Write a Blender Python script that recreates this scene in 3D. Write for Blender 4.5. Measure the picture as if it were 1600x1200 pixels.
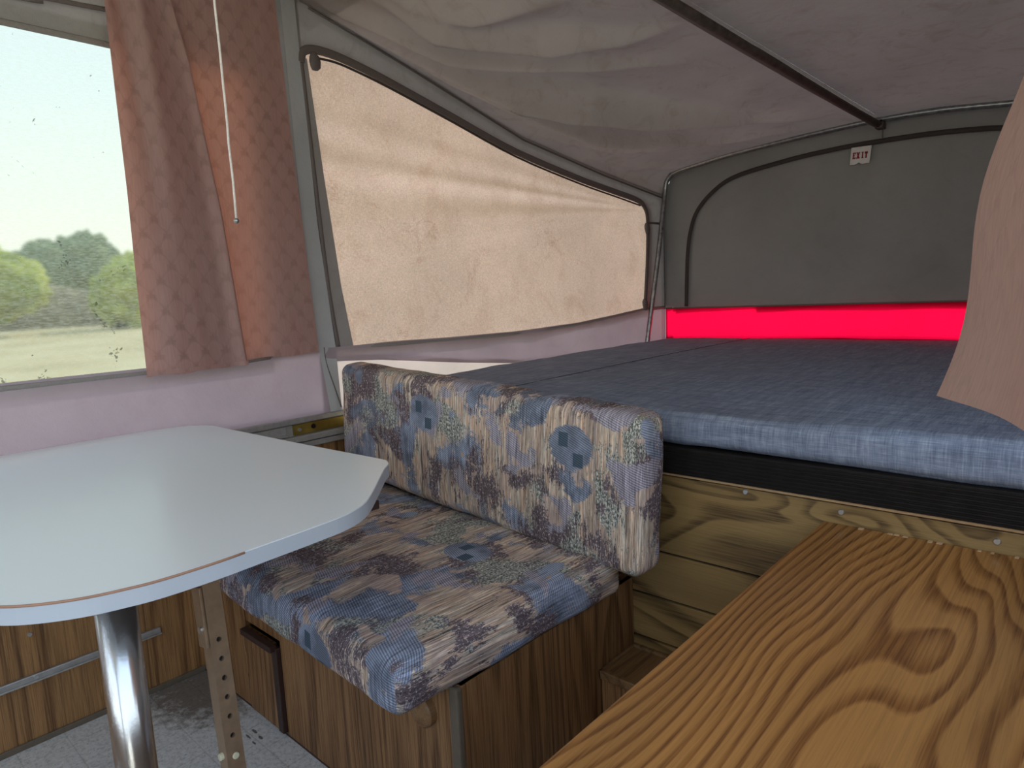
import bpy, bmesh, math, random
from mathutils import Vector, Matrix, noise
for o in list(bpy.data.objects): bpy.data.objects.remove(o)
S = bpy.context.scene
C = S.collection
random.seed(4)

# ---------------------------------------------------------------- camera
R = [(0.74063986, 0.05692254, -0.66948669), (0.67033748, -0.1305619, 0.73048016), (-0.04582867, -0.98980474, -0.13485666)]
cam = bpy.data.objects.new('camera', bpy.data.cameras.new('camera')); C.objects.link(cam)
m = Matrix.Identity(4)
for i in range(3):
    m[i][0] = R[i][0]; m[i][1] = -R[i][1]; m[i][2] = -R[i][2]
m[0][3], m[1][3], m[2][3] = 0, 0, 1.05
cam.matrix_world = m
cam.data.sensor_width = 36; cam.data.lens = 1035 / 1600 * 36; cam.data.clip_start = .02; cam.data.clip_end = 400
S.camera = cam

# ---------------------------------------------------------------- light and exposure
SUN_DIR = Vector((-.34, .70, .63)).normalized()      # towards the sun: over the far end, a little to the left
sd = bpy.data.lights.new('sun', 'SUN'); sun = bpy.data.objects.new('sun', sd); C.objects.link(sun)
sd.energy = 4.0; sd.angle = math.radians(1.2); sd.color = (1, .93, .82)
sun.rotation_euler = SUN_DIR.to_track_quat('Z', 'Y').to_euler()
w = bpy.data.worlds.new('sky'); S.world = w; w.use_nodes = True
wn = w.node_tree.nodes; wl = w.node_tree.links
tc = wn.new('ShaderNodeTexCoord'); sx = wn.new('ShaderNodeSeparateXYZ'); cr = wn.new('ShaderNodeValToRGB')
wl.new(tc.outputs['Generated'], sx.inputs[0]); wl.new(sx.outputs[2], cr.inputs[0]); wl.new(cr.outputs[0], wn['Background'].inputs[0])
cr.color_ramp.elements[0].position = 0.0; cr.color_ramp.elements[0].color = (.92, .93, .84, 1)
cr.color_ramp.elements[1].position = .6; cr.color_ramp.elements[1].color = (.52, .70, .95, 1)
e = cr.color_ramp.elements.new(.25); e.color = (.72, .84, .95, 1)
wn['Background'].inputs[1].default_value = 2.0
S.view_settings.view_transform = 'Standard'; S.view_settings.look = 'None'
S.view_settings.gamma = 1; S.view_settings.use_curve_mapping = False
S.view_settings.exposure = 0.38

# ---------------------------------------------------------------- node helpers
class NT:
    def __init__(s, name):
        s.mat = bpy.data.materials.new(name); s.mat.use_nodes = True
        s.t = s.mat.node_tree; s.t.nodes.clear()
        s.out = s.t.nodes.new('ShaderNodeOutputMaterial')
    def n(s, t, **k):
        x = s.t.nodes.new(t)
        for a, b in k.items(): setattr(x, a, b)
        return x
    def put(s, sock, v):
        if isinstance(v, bpy.types.NodeSocket): s.t.links.new(v, sock)
        elif v is not None:
            if isinstance(v, (tuple, list)) and len(v) == 3 and sock.type == 'RGBA': v = (*v, 1)
            sock.default_value = v
    def obj(s): return s.n('ShaderNodeTexCoord').outputs['Object']
    def uv(s): return s.n('ShaderNodeTexCoord').outputs['UV']
    def m(s, op, a, b=None, c=None, clamp=False):
        x = s.n('ShaderNodeMath', operation=op); x.use_clamp = clamp
        s.put(x.inputs[0], a); s.put(x.inputs[1], b)
        if c is not None: s.put(x.inputs[2], c)
        return x.outputs[0]
    def map(s, v, scale=(1, 1, 1), loc=(0, 0, 0), rot=(0, 0, 0)):
        x = s.n('ShaderNodeMapping'); s.put(x.inputs[0], v); x.inputs[1].default_value = loc; x.inputs[2].default_value = rot; x.inputs[3].default_value = scale
        return x.outputs[0]
    def noise(s, v, scale=5, detail=3, rough=.5, dist=0, col=False):
        x = s.n('ShaderNodeTexNoise'); s.put(x.inputs['Vector'], v); x.inputs['Scale'].default_value = scale
        x.inputs['Detail'].default_value = detail; x.inputs['Roughness'].default_value = rough; x.inputs['Distortion'].default_value = dist
        return x.outputs[1 if col else 0]
    def vor(s, v, scale=5, feature='F1', rnd=1, col=False):
        x = s.n('ShaderNodeTexVoronoi', feature=feature); s.put(x.inputs['Vector'], v); x.inputs['Scale'].default_value = scale
        x.inputs['Randomness'].default_value = rnd
        return x.outputs[1 if col else 0]
    def ramp(s, f, *st, interp='LINEAR'):
        x = s.n('ShaderNodeValToRGB'); s.put(x.inputs[0], f); r = x.color_ramp; r.interpolation = interp
        while len(r.elements) < len(st): r.elements.new(.5)
        for e, (p, c) in zip(r.elements, st):
            e.position = p
            if not isinstance(c, tuple): c = (c, c, c)
            e.color = (*c, 1)
        return x.outputs[0]
    def mix(s, f, a, b, mode='MIX'):
        x = s.n('ShaderNodeMix', data_type='RGBA', blend_type=mode); s.put(x.inputs[0], f); s.put(x.inputs[6], a); s.put(x.inputs[7], b)
        return x.outputs[2]
    def sep(s, v):
        x = s.n('ShaderNodeSeparateXYZ'); s.put(x.inputs[0], v); return x.outputs
    def com(s, a, b, c=0.0):
        x = s.n('ShaderNodeCombineXYZ'); s.put(x.inputs[0], a); s.put(x.inputs[1], b); s.put(x.inputs[2], c); return x.outputs[0]
    def bump(s, h, st=.3, d=.005):
        x = s.n('ShaderNodeBump'); s.put(x.inputs['Height'], h); x.inputs['Strength'].default_value = st; x.inputs['Distance'].default_value = d
        return x.outputs[0]
    def bsdf(s, col, rough=.6, metal=0, normal=None, spec=.5, coat=0):
        x = s.n('ShaderNodeBsdfPrincipled'); s.put(x.inputs['Base Color'], col); s.put(x.inputs['Roughness'], rough)
        s.put(x.inputs['Metallic'], metal); s.put(x.inputs['Specular IOR Level'], spec); s.put(x.inputs['Coat Weight'], coat)
        if normal is not None: s.put(x.inputs['Normal'], normal)
        return x.outputs[0]
    def end(s, sh): s.t.links.new(sh, s.out.inputs[0]); return s.mat
    def cloth(s, col, tcol, k, normal=None, rough=.9):
        """woven sheet: diffuse on the lit side, light let through from the other"""
        a = s.bsdf(col, rough, normal=normal, spec=.1)
        t = s.n('ShaderNodeBsdfTranslucent'); s.put(t.inputs[0], tcol)
        if normal is not None: s.put(t.inputs[1], normal)
        x = s.n('ShaderNodeMixShader'); s.put(x.inputs[0], k); s.t.links.new(a, x.inputs[1]); s.t.links.new(t.outputs[0], x.inputs[2])
        return s.end(x.outputs[0])

def plain(name, col, rough=.5, metal=0, var=.12, sc=30, spec=.5, coat=0):
    t = NT(name); nz = t.noise(t.obj(), sc, 4)
    c = t.mix(1.0, col, t.ramp(nz, (.3, 1 - var), (.7, 1 + var * .5)), 'MULTIPLY')
    return t.end(t.bsdf(c, t.m('MULTIPLY_ADD', nz, .25, rough - .12), metal, t.bump(nz, .08, .002), spec, coat))

def canvas(name, col, tcol, k, stain=.25, scol=(.5, .38, .28), weave=700):
    t = NT(name); v = t.obj()
    big = t.noise(v, 2.2, 5, .6); blot = t.noise(v, 9, 6, .7, 1.5); wv = t.noise(t.map(v, (1, 1, .35)), weave, 1)
    f = t.m('MULTIPLY', t.ramp(blot, (.52, 0), (.72, 1)), stain)
    sh = t.ramp(big, (.25, .82), (.75, 1.08))
    c = t.mix(1.0, t.mix(f, col, tuple(a * b for a, b in zip(col, scol))), sh, 'MULTIPLY')
    tc_ = t.mix(1.0, t.mix(f, tcol, tuple(a * b for a, b in zip(tcol, scol))), sh, 'MULTIPLY')
    h = t.m('ADD', t.m('MULTIPLY', wv, .12), t.noise(v, 14, 4, .6))
    return t.cloth(c, tc_, k, t.bump(h, .25, .01))

M = {}
M['canvas'] = canvas('grey_canvas', (.36, .35, .35), (.42, .38, .36), .07)
M['roof'] = canvas('roof_canvas', (.32, .285, .27), (.50, .40, .35), .05, .35)
M['dark_canvas'] = canvas('dark_canvas', (.275, .265, .265), (.2, .19, .18), .02, .1)
M['band'] = canvas('lavender_canvas_band', (.46, .39, .44), (.44, .34, .38), .18, .12, (.8, .55, .6))
M['sunlit_canvas'] = canvas('cream_sunlit_canvas', (.75, .68, .64), (.85, .72, .66), .27, .1)  # paler copy of the side canvas, sunlight from outside put into the colour
M['red'] = canvas('red_canvas_band', (.75, .005, .045), (1.0, .003, .058), .45, .1, (.85, 1, 1))
M['strip'] = canvas('pale_canvas_strip', (.60, .63, .66), (.6, .6, .6), .14, .05)
M['seam'] = plain('seam_tape', (.30, .28, .27), .9, sc=200)
M['zip'] = plain('zipper_tape', (.17, .145, .14), .85, sc=200)
M['zipdark'] = plain('dark_zipper', (.05, .04, .038), .8, sc=200)

def beige():
    t = NT('beige_window_cloth'); v = t.obj()
    s = t.sep(v)
    big = t.noise(v, 1.8, 4, .6); blot = t.noise(v, 7, 7, .72, .8); edge = t.noise(v, 3.3, 6, .62, .4)
    ring = t.ramp(t.m('ABSOLUTE', t.m('SUBTRACT', edge, .62)), (.0, 1), (.012, 0))
    weave = t.noise(t.map(v, (1, .25, 1)), 420, 2); weave2 = t.noise(t.map(v, (1, 1, .25)), 420, 2)
    f = t.m('ADD', t.m('MULTIPLY', t.ramp(blot, (.5, 0), (.75, 1)), .45), t.m('MULTIPLY', ring, .35), clamp=True)
    c = t.mix(f, (.81, .635, .51), (.52, .32, .21))
    c = t.mix(1, c, t.ramp(big, (.3, .84), (.7, 1.08)), 'MULTIPLY')
    ww = t.ramp(t.m('ADD', t.m('MULTIPLY', weave, .5), t.m('MULTIPLY', weave2, .5)), (.35, .8), (.65, 1.15))
    c = t.mix(1, c, ww, 'MULTIPLY')
    return t.cloth(c, t.mix(1, c, (.80, .76, .76), 'MULTIPLY'), .30, t.bump(t.noise(t.map(v, (1, .8, 3)), 5, 4, .6), .2, .01))
M['beige'] = beige()

def vinyl():
    t = NT('clear_window_vinyl'); v = t.obj()
    tr = t.n('ShaderNodeBsdfRefraction'); tr.inputs['Color'].default_value = (.455, .475, .41, 1); tr.inputs['IOR'].default_value = 1.05; tr.inputs['Roughness'].default_value = .22
    tl = t.n('ShaderNodeBsdfTranslucent'); tl.inputs[0].default_value = (.36, .38, .33, 1)
    wv = t.noise(t.map(v, (1, .3, 1)), 260, 2)
    scr = t.m('MULTIPLY', t.ramp(t.noise(v, 4.2, 5, .75, 2.2), (.60, 0), (.615, 1)), t.ramp(t.noise(v, 160, 2), (.48, 0), (.54, 1)))
    df = t.n('ShaderNodeBsdfDiffuse'); df.inputs[0].default_value = (.12, .13, .11, 1)
    a = t.n('ShaderNodeMixShader'); t.put(a.inputs[0], t.ramp(wv, (.35, .12), (.65, .30)))
    t.t.links.new(tr.outputs[0], a.inputs[1]); t.t.links.new(tl.outputs[0], a.inputs[2])
    b = t.n('ShaderNodeMixShader'); t.put(b.inputs[0], t.m('MULTIPLY', scr, .7))
    t.t.links.new(a.outputs[0], b.inputs[1]); t.t.links.new(df.outputs[0], b.inputs[2])
    return t.end(b.outputs[0])
M['vinyl'] = vinyl()

def curtain_mat(name, k, col, tcol, ps=.5):
    t = NT(name); u = t.sep(t.uv())
    a = t.m('DIVIDE', u[0], .062); b = t.m('DIVIDE', u[1], .078)
    wob = t.m('MULTIPLY', t.m('SUBTRACT', t.noise(t.uv(), 25, 2), .5), .35)
    def cell(ox, oy):
        fx = t.m('SUBTRACT', t.m('FRACT', t.m('ADD', t.m('ADD', a, ox), wob)), .5)
        fy = t.m('SUBTRACT', t.m('FRACT', t.m('ADD', b, oy)), .5)
        return t.m('SQRT', t.m('ADD', t.m('MULTIPLY', fx, fx), t.m('MULTIPLY', fy, fy))), fy
    d1, f1 = cell(0, 0); d2, f2 = cell(.5, .5)
    d = t.m('MINIMUM', d1, d2)
    low = t.m('MULTIPLY', t.m('FRACT', t.m('MULTIPLY', b, 2)), .1)
    pat = t.ramp(t.m('ADD', d, low), (.36, 0), (.47, 1))
    fade = t.ramp(t.noise(t.uv(), 3, 2), (.35, .45), (.6, 1))
    pat = t.m('MULTIPLY', pat, fade)
    sil = t.noise(t.map(t.uv(), (1, .08, 1)), 260, 2)
    c = t.mix(t.m('MULTIPLY', pat, ps), col, tuple(x * .55 for x in col))
    c = t.mix(1, c, t.ramp(sil, (.3, .9), (.7, 1.06)), 'MULTIPLY')
    tc_ = t.mix(t.m('MULTIPLY', pat, .3), tcol, tuple(x * .6 for x in tcol))
    return t.cloth(c, tc_, k, t.bump(t.m('ADD', t.noise(t.uv(), 12, 3), t.m('MULTIPLY', pat, -.4)), .3, .006), .75)
M['curtain'] = curtain_mat('pink_curtain_cloth', .22, (.47, .32, .30), (.85, .24, .13))
M['curtain2'] = curtain_mat('pale_pink_curtain_cloth', .08, (.60, .415, .37), (.7, .3, .25), .12)

def wood(name, dark, mid, light, axis='z', sc=9, lines=14, rough=.42, fine=1.0, coat=.15, dist=.6, stretch=.13, lin=0):
    """flat-sawn veneer: contour lines of a slow field drawn out along the grain"""
    t = NT(name); v = t.obj()
    k = {'x': (stretch, 1, 1), 'y': (1, stretch, 1), 'z': (1, 1, stretch)}[axis]
    kf = {'x': (.02, 1, 1), 'y': (1, .02, 1), 'z': (1, 1, .02)}[axis]
    f = t.noise(t.map(v, k), sc, 1.5, .45, dist)
    sv = t.sep(v); cross = {'x': t.m('ADD', sv[1], sv[2]), 'y': t.m('ADD', sv[0], sv[2]), 'z': t.m('ADD', sv[0], sv[1])}[axis]
    fr = t.m('FRACT', t.m('MULTIPLY_ADD', f, lines, t.m('MULTIPLY', cross, lin)))
    ring = t.ramp(fr, (0, .05), (.45, .12), (.78, .9), (.88, 1), (1, .05))
    pores = t.noise(t.map(v, kf), 330, 3, .7); pm = t.ramp(pores, (.42, 0), (.66, 1))
    slow = t.noise(t.map(v, kf), 14, 3)
    c = t.mix(ring, light, mid)
    c = t.mix(t.m('MULTIPLY', t.m('MULTIPLY', ring, .85), pm), c, dark)
    c = t.mix(t.m('MULTIPLY', pm, .35 * fine), c, dark)
    c = t.mix(1, c, t.ramp(slow, (.3, .8), (.7, 1.12)), 'MULTIPLY')
    return t.end(t.bsdf(c, t.m('MULTIPLY_ADD', pm, .2, rough), 0, t.bump(t.m('ADD', ring, pm), .12, .002), .45, coat))
M['oak_top'] = wood('honey_oak_top', (.13, .042, .009), (.28, .108, .025), (.47, .215, .060), 'y', 2.8, 34, .45, .5, .08, .45, .22, 62)
M['bench'] = wood('brown_oak_panel', (.08, .034, .011), (.23, .108, .040), (.37, .19, .078), 'z', 4.5, 17, .5, 1.7, .05, .3, .085, 20)
M['wallwood'] = wood('brown_wall_panel', (.10, .045, .016), (.24, .115, .042), (.42, .22, .085), 'z', 5, 12, .5, 1.7, .05, .25, .05, 14)
M['plank'] = wood('olive_brown_plank', (.05, .026, .009), (.17, .100, .034), (.33, .205, .075), 'x', 4.2, 12, .5, .25, .05, 1.1, .38)
M['stepwood'] = wood('step_oak', (.12, .055, .02), (.19, .095, .04), (.27, .15, .065), 'y', 7, 8, .5, .8, .05)
M['raw'] = plain('raw_plywood_edge', (.62, .40, .22), .8, sc=80)
M['darkwood'] = plain('dark_stained_lip', (.045, .022, .018), .5, sc=60)
M['trim_grey'] = plain('grey_brown_corner_trim', (.16, .125, .09), .45, sc=60)
M['alu'] = plain('aluminium_extrusion', (.55, .54, .53), .38, .75, .15, 60)
M['alu_paint'] = plain('grey_painted_extrusion', (.42, .40, .38), .5, .2, .15, 60)
M['brass'] = plain('passivated_brass_plate', (.42, .30, .07), .35, .8, .5, 14)
M['steel'] = plain('zinc_screw', (.7, .72, .74), .3, 1, .1, 100)
M['black'] = plain('black_plastic', (.017, .014, .013), .6, 0, .3, 40, .15)
M['darkmetal'] = plain('worn_dark_steel', (.09, .07, .065), .7, .2, .5, 40)
M['hoop'] = plain('dull_steel_tube', (.36, .37, .38), .32, .9, .35, 60)
M['bronze'] = plain('bronze_painted_tube', (.35, .235, .15), .38, .35, .15, 60)
M['cream'] = plain('cream_plug', (.75, .70, .50), .5)
M['cord'] = plain('white_cord', (.85, .80, .76), .8, sc=300)
tl_ = NT('white_laminate'); M['laminate'] = tl_.end(tl_.bsdf((.84, .88, .92), .30, 0, None, .5))
M['edgeband'] = plain('pale_blue_white_edging', (.56, .61, .69), .4, 0, .04, 5)
M['cork'] = plain('pale_brown_core_line', (.45, .25, .17), .8)
M['paper'] = plain('white_sticker', (.72, .69, .69), .6, 0, .08, 40)
M['redink'] = plain('dark_red_ink', (.30, .008, .02), .6)
M['lid'] = plain('off_white_roof_lining', (.84, .83, .80), .7)
M['hole'] = plain('hole_shadow_inside', (.02, .015, .012), .9)

def chrome():
    t = NT('stained_chrome_tube'); v = t.obj()
    r = t.noise(t.map(v, (1, 1, .12)), 30, 6, .7); sp = t.noise(v, 140, 3)
    f = t.ramp(r, (.55, 0), (.75, .6))
    c = t.mix(f, (.62, .61, .60), (.34, .27, .22))
    return t.end(t.bsdf(c, t.m('MULTIPLY_ADD', f, .35, .2), .92, t.bump(sp, .1, .001)))
M['chrome'] = chrome()

def tapestry(name, seed):
    t = NT(name); uv = t.uv(); u = t.sep(uv)
    x = t.m('ADD', u[0], seed); y = u[1]
    base = t.com(x, y, seed)
    # thread streaks that run along v
    def sn(sc, k, o, rough=.7, det=4): return t.noise(t.com(x, t.m('MULTIPLY', y, k), seed + o), sc, det, rough)
    st = t.m('ADD', t.m('MULTIPLY', sn(75, .012, 0), .62), t.m('MULTIPLY', sn(300, .03, 5, .6, 2), .38))
    st2 = sn(20, .09, 3)
    streak = t.ramp(st, (.33, (.085, .068, .066)), (.40, (.22, .17, .145)), (.45, (.50, .45, .38)), (.50, (.36, .26, .20)), (.54, (.60, .54, .46)), (.60, (.42, .38, .35)), (.66, (.20, .16, .15)))
    tint = t.ramp(st2, (.38, (.62, .60, .66)), (.48, (1.0, .84, .74)), (.56, (1.0, 1.0, .98)), (.64, (.80, .66, .62)))
    col = t.mix(.9, streak, tint, 'MULTIPLY')
    rag = t.noise(base, 70, 6, .85); ragf = t.m('MULTIPLY', t.m('SUBTRACT', rag, .5), .34)
    ragv = sn(150, .18, 1, .8, 4); ragvf = t.m('MULTIPLY', t.m('SUBTRACT', ragv, .5), .55)
    def blob(ofs, sc, lo, r=ragf, d=.5):
        n_ = t.noise(t.com(x, y, seed + ofs), sc, 1.5, .5, d)
        return t.ramp(t.m('ADD', n_, r), (lo, 0), (lo + .012, 1))
    # twill lines in the blue patches
    tw = t.m('FRACT', t.m('MULTIPLY', t.m('ADD', y, t.m('MULTIPLY', x, .35)), 190))
    twm = t.ramp(tw, (.35, 0), (.6, 1))
    shade = t.ramp(sn(9, 1, 21, .7), (.38, .62), (.6, 1.25))
    blue = t.mix(1, t.mix(twm, (.12, .135, .18), (.26, .29, .37)), shade, 'MULTIPLY')
    fl = t.noise(t.com(x, t.m('MULTIPLY', y, .5), seed + 9), 300, 3, .7)
    mar = t.mix(t.ramp(fl, (.57, 0), (.62, 1)), (.115, .085, .095), (.50, .45, .42))
    sage = t.mix(t.ramp(fl, (.47, 0), (.54, 1)), (.10, .105, .10), (.42, .41, .36))
    mauve = t.mix(twm, (.17, .15, .18), (.36, .33, .38))
    col = t.mix(blob(5, 7.5, .53, ragvf), col, sage)
    col = t.mix(blob(11, 7, .572, ragvf), col, mar)
    col = t.mix(blob(17, 6, .56), col, blue)
    col = t.mix(blob(23, 8, .60, ragvf), col, mar)
    col = t.mix(blob(31, 8, .60), col, mauve)
    col = t.mix(blob(41, 11, .635), col, t.mix(.35, streak, (.30, .15, .13)))
    col = t.mix(1, col, t.ramp(t.noise(t.com(x, t.m('MULTIPLY', y, .05), seed + 50), 240, 4, .8), (.36, .5), (.5, 1.0), (.64, 1.5)), 'MULTIPLY')
    # printed repeat: slate blue field with two dark teal squares, plus an oval
    px = t.m('FRACT', t.m('DIVIDE', x, .52)); py = t.m('FRACT', t.m('ADD', t.m('DIVIDE', y, .45), .37))
    def rect(cx, cy, hx, hy):
        a = t.m('LESS_THAN', t.m('ABSOLUTE', t.m('SUBTRACT', px, cx)), hx / .52)
        b = t.m('LESS_THAN', t.m('ABSOLUTE', t.m('SUBTRACT', py, cy)), hy / .45)
        return t.m('MULTIPLY', a, b)
    def oval(cx, cy, rx, ry, soft=.12):
        dx = t.m('DIVIDE', t.m('SUBTRACT', px, cx), rx / .52); dy = t.m('DIVIDE', t.m('SUBTRACT', py, cy), ry / .45)
        d = t.m('ADD', t.m('MULTIPLY', dx, dx), t.m('MULTIPLY', dy, dy))
        return t.ramp(t.m('ADD', d, t.m('MULTIPLY', ragf, 4)), (.9, 1), (1.0, 0))
    col = t.mix(oval(.42, .55, .062, .05), col, blue)
    col = t.mix(oval(.80, .70, .020, .028), col, blue)
    sq = t.m('MAXIMUM', rect(.38, .58, .013, .016), rect(.46, .49, .014, .015))
    col = t.mix(sq, col, t.mix(twm, (.035, .05, .07), (.08, .115, .15)))
    wx = t.m('SINE', t.m('MULTIPLY', x, 2600)); wy = t.m('SINE', t.m('MULTIPLY', y, 2600))
    h = t.m('ADD', t.m('MULTIPLY', t.m('MULTIPLY', wx, wy), .3), t.m('ADD', st, fl))
    return t.end(t.bsdf(t.mix(1, col, (1.40, 1.40, 1.42), 'MULTIPLY'), .9, 0, t.bump(h, .35, .002), .15))
M['seat'] = tapestry('tapestry_seat', 4.63)
M['back'] = tapestry('tapestry_back', 7.63)

M['darkseam'] = plain('grey_blue_thread', (.07, .08, .11), .9)
def heather():
    t = NT('heathered_blue_cloth'); u = t.uv()
    a = t.noise(t.map(u, (1, .05, 1)), 420, 3, .7); b = t.noise(t.map(u, (.05, 1, 1)), 420, 3, .7)
    c = t.noise(t.map(u, (.12, 1, 1)), 60, 3); d = t.noise(t.map(u, (1, .1, 1)), 60, 3)
    f = t.m('ADD', t.m('MULTIPLY', t.m('ADD', a, b), .32), t.m('MULTIPLY', t.m('ADD', c, d), .18))
    col = t.ramp(f, (.38, (.125, .145, .21)), (.5, (.23, .27, .37)), (.62, (.40, .45, .56)))
    st = t.ramp(t.noise(u, 5, 5, .7), (.58, 0), (.72, .25))
    col = t.mix(st, col, (.07, .07, .09))
    return t.end(t.bsdf(col, .95, 0, t.bump(t.m('ADD', a, b), .25, .001), .1))
M['mattress'] = heather()

def floor_mat():
    t = NT('speckled_floor_vinyl'); v = t.obj()
    a = t.noise(v, 90, 5, .8); dirt = t.noise(v, 3.5, 6, .7, .4); sp = t.noise(v, 220, 2)
    s = t.sep(v)
    p = t.com(s[0], s[1], 0.0)
    g1 = t.m('ABSOLUTE', t.m('SUBTRACT', t.m('FRACT', t.m('DIVIDE', s[0], .1)), .5))
    g2 = t.m('ABSOLUTE', t.m('SUBTRACT', t.m('FRACT', t.m('DIVIDE', s[1], .1)), .5))
    grid = t.ramp(t.m('MINIMUM', g1, g2), (.008, .8), (.02, 1))
    c = t.ramp(a, (.35, (.50, .48, .45)), (.5, (.76, .74, .71)), (.65, (.86, .84, .82)))
    c = t.mix(1, c, grid, 'MULTIPLY')
    # trodden dirt gathered in the corner by the bench
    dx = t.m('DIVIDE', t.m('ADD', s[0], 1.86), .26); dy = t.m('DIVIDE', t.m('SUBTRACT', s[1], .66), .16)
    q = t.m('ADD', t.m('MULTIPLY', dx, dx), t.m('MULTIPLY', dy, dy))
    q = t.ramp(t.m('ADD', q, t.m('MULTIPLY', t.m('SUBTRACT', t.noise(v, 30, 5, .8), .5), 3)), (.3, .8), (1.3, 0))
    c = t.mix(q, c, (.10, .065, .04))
    c = t.mix(t.ramp(dirt, (.55, 0), (.8, .6)), c, (.22, .18, .14))
    for cx, cy, hx, hy in ((-1.532, .663, .014, .004), (-1.496, .661, .010, .004), (-1.525, .643, .012, .003), (-1.490, .641, .010, .003)):
        a_ = t.m('DIVIDE', t.m('SUBTRACT', s[0], cx), hx); b_ = t.m('DIVIDE', t.m('SUBTRACT', s[1], cy), hy)
        q_ = t.m('ADD', t.m('ADD', t.m('MULTIPLY', a_, a_), t.m('MULTIPLY', b_, b_)), t.m('MULTIPLY', t.m('SUBTRACT', t.noise(v, 150, 2), .5), 2))
        c = t.mix(t.ramp(q_, (.6, .85), (1.1, 0)), c, (.05, .045, .04))
    c = t.mix(t.ramp(sp, (.68, 0), (.72, .8)), c, (.06, .05, .04))
    return t.end(t.bsdf(c, .5, 0, t.bump(a, .1, .001)))
M['floor'] = floor_mat()

# ---------------------------------------------------------------- mesh helpers
def link(name, bm, mat, parent=None, smooth=False):
    me = bpy.data.meshes.new(name); bm.normal_update(); bm.to_mesh(me); bm.free()
    me.materials.append(mat)
    if smooth:
        for p in me.polygons: p.use_smooth = True
    o = bpy.data.objects.new(name, me); C.objects.link(o)
    if parent: o.parent = parent
    return o
def tag(o, label, cat=None, group=None, kind=None):
    if label: o['label'] = label
    if cat: o['category'] = cat
    if group: o['group'] = group
    if kind: o['kind'] = kind
    return o
def struct(o, label=None): return tag(o, label, kind='structure')
def empty(name, loc, rz=0, rx=0, ry=0):
    o = bpy.data.objects.new(name, None); C.objects.link(o); o.empty_display_size = .05
    o.location = loc; o.rotation_euler = (rx, ry, rz); return o
def place(o, parent):
    """parent keeps the world placement of a part written in world coordinates (unrotated parent)"""
    o.parent = parent; o.location = o.location - parent.location; return o
def add_box(bm, x0, x1, y0, y1, z0, z1, bev=0, seg=2):
    r = bmesh.ops.create_cube(bm, size=1)
    for v in r['verts']:
        v.co = Vector((x0 + (v.co.x + .5) * (x1 - x0), y0 + (v.co.y + .5) * (y1 - y0), z0 + (v.co.z + .5) * (z1 - z0)))
    if bev:
        es = list({e for v in r['verts'] for e in v.link_edges})
        bmesh.ops.bevel(bm, geom=es, offset=bev, segments=seg, profile=.5, affect='EDGES')
def box(name, b, mat, parent=None, bev=.0015, seg=2):
    bm = bmesh.new(); add_box(bm, *b, bev, seg); return link(name, bm, mat, parent)
def bprim(name, boxes, mat, parent=None, bev=0):
    bm = bmesh.new()
    for b in boxes: add_box(bm, *b, bev)
    return link(name, bm, mat, parent)
def add_tube(bm, path, r, n=10, flat=None, ref=None, caps=True):
    pts = [Vector(p) for p in path]; rings = []
    up = Vector(ref) if ref else None
    for i, p in enumerate(pts):
        d = (pts[min(i + 1, len(pts) - 1)] - pts[max(i - 1, 0)]).normalized()
        if up is None: up = d.orthogonal()
        a = (up - d * up.dot(d)).normalized(); b = d.cross(a)
        if not ref: up = a
        ra, rb = (r, r) if flat is None else (flat, r)
        rings.append([bm.verts.new(p + a * math.cos(2 * math.pi * k / n) * ra + b * math.sin(2 * math.pi * k / n) * rb) for k in range(n)])
    for q, s in zip(rings, rings[1:]):
        for k in range(n): bm.faces.new((q[k], q[(k + 1) % n], s[(k + 1) % n], s[k]))
    if caps:
        bm.faces.new(rings[0][::-1]); bm.faces.new(rings[-1])
def tube(name, path, r, mat, parent=None, n=10, flat=None, ref=None):
    bm = bmesh.new(); add_tube(bm, path, r, n, flat, ref); bmesh.ops.recalc_face_normals(bm, faces=bm.faces)
    return link(name, bm, mat, parent, True)
def sheet(name, nu, nv, f, mat, parent=None, keep=None, uvf=None):
    """grid of f(u, v) for u, v in 0..1"""
    bm = bmesh.new(); uvl = bm.loops.layers.uv.new('UVMap')
    g = [[bm.verts.new(f(i / nu, j / nv)) for j in range(nv + 1)] for i in range(nu + 1)]
    for i in range(nu):
        for j in range(nv):
            u, v = (i + .5) / nu, (j + .5) / nv
            if keep and not keep(u, v): continue
            fc = bm.faces.new((g[i][j], g[i + 1][j], g[i + 1][j + 1], g[i][j + 1]))
            for lp, (a, b) in zip(fc.loops, ((i, j), (i + 1, j), (i + 1, j + 1), (i, j + 1))):
                lp[uvl].uv = uvf(a / nu, b / nv) if uvf else (a / nu, b / nv)
    bmesh.ops.delete(bm, geom=[v for v in bm.verts if not v.link_faces], context='VERTS')
    return link(name, bm, mat, parent, True)
def disc(name, c, axis, r, h, mat, parent=None, n=16, bev=0):
    bm = bmesh.new(); a = Vector(axis).normalized(); c = Vector(c)
    if bev: add = [(0, r), (h - bev, r), (h, r - bev)]
    else: add = [(0, r), (h, r)]
    q = a.to_track_quat('Z', 'Y'); rings = []
    for z, rr in add: rings.append([bm.verts.new(c + q @ Vector((rr * math.cos(2 * math.pi * k / n), rr * math.sin(2 * math.pi * k / n), z))) for k in range(n)])
    for s, t_ in zip(rings, rings[1:]):
        for k in range(n): bm.faces.new((s[k], s[(k + 1) % n], t_[(k + 1) % n], t_[k]))
    bm.faces.new(rings[0][::-1]); bm.faces.new(rings[-1])
    return link(name, bm, mat, parent)
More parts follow.
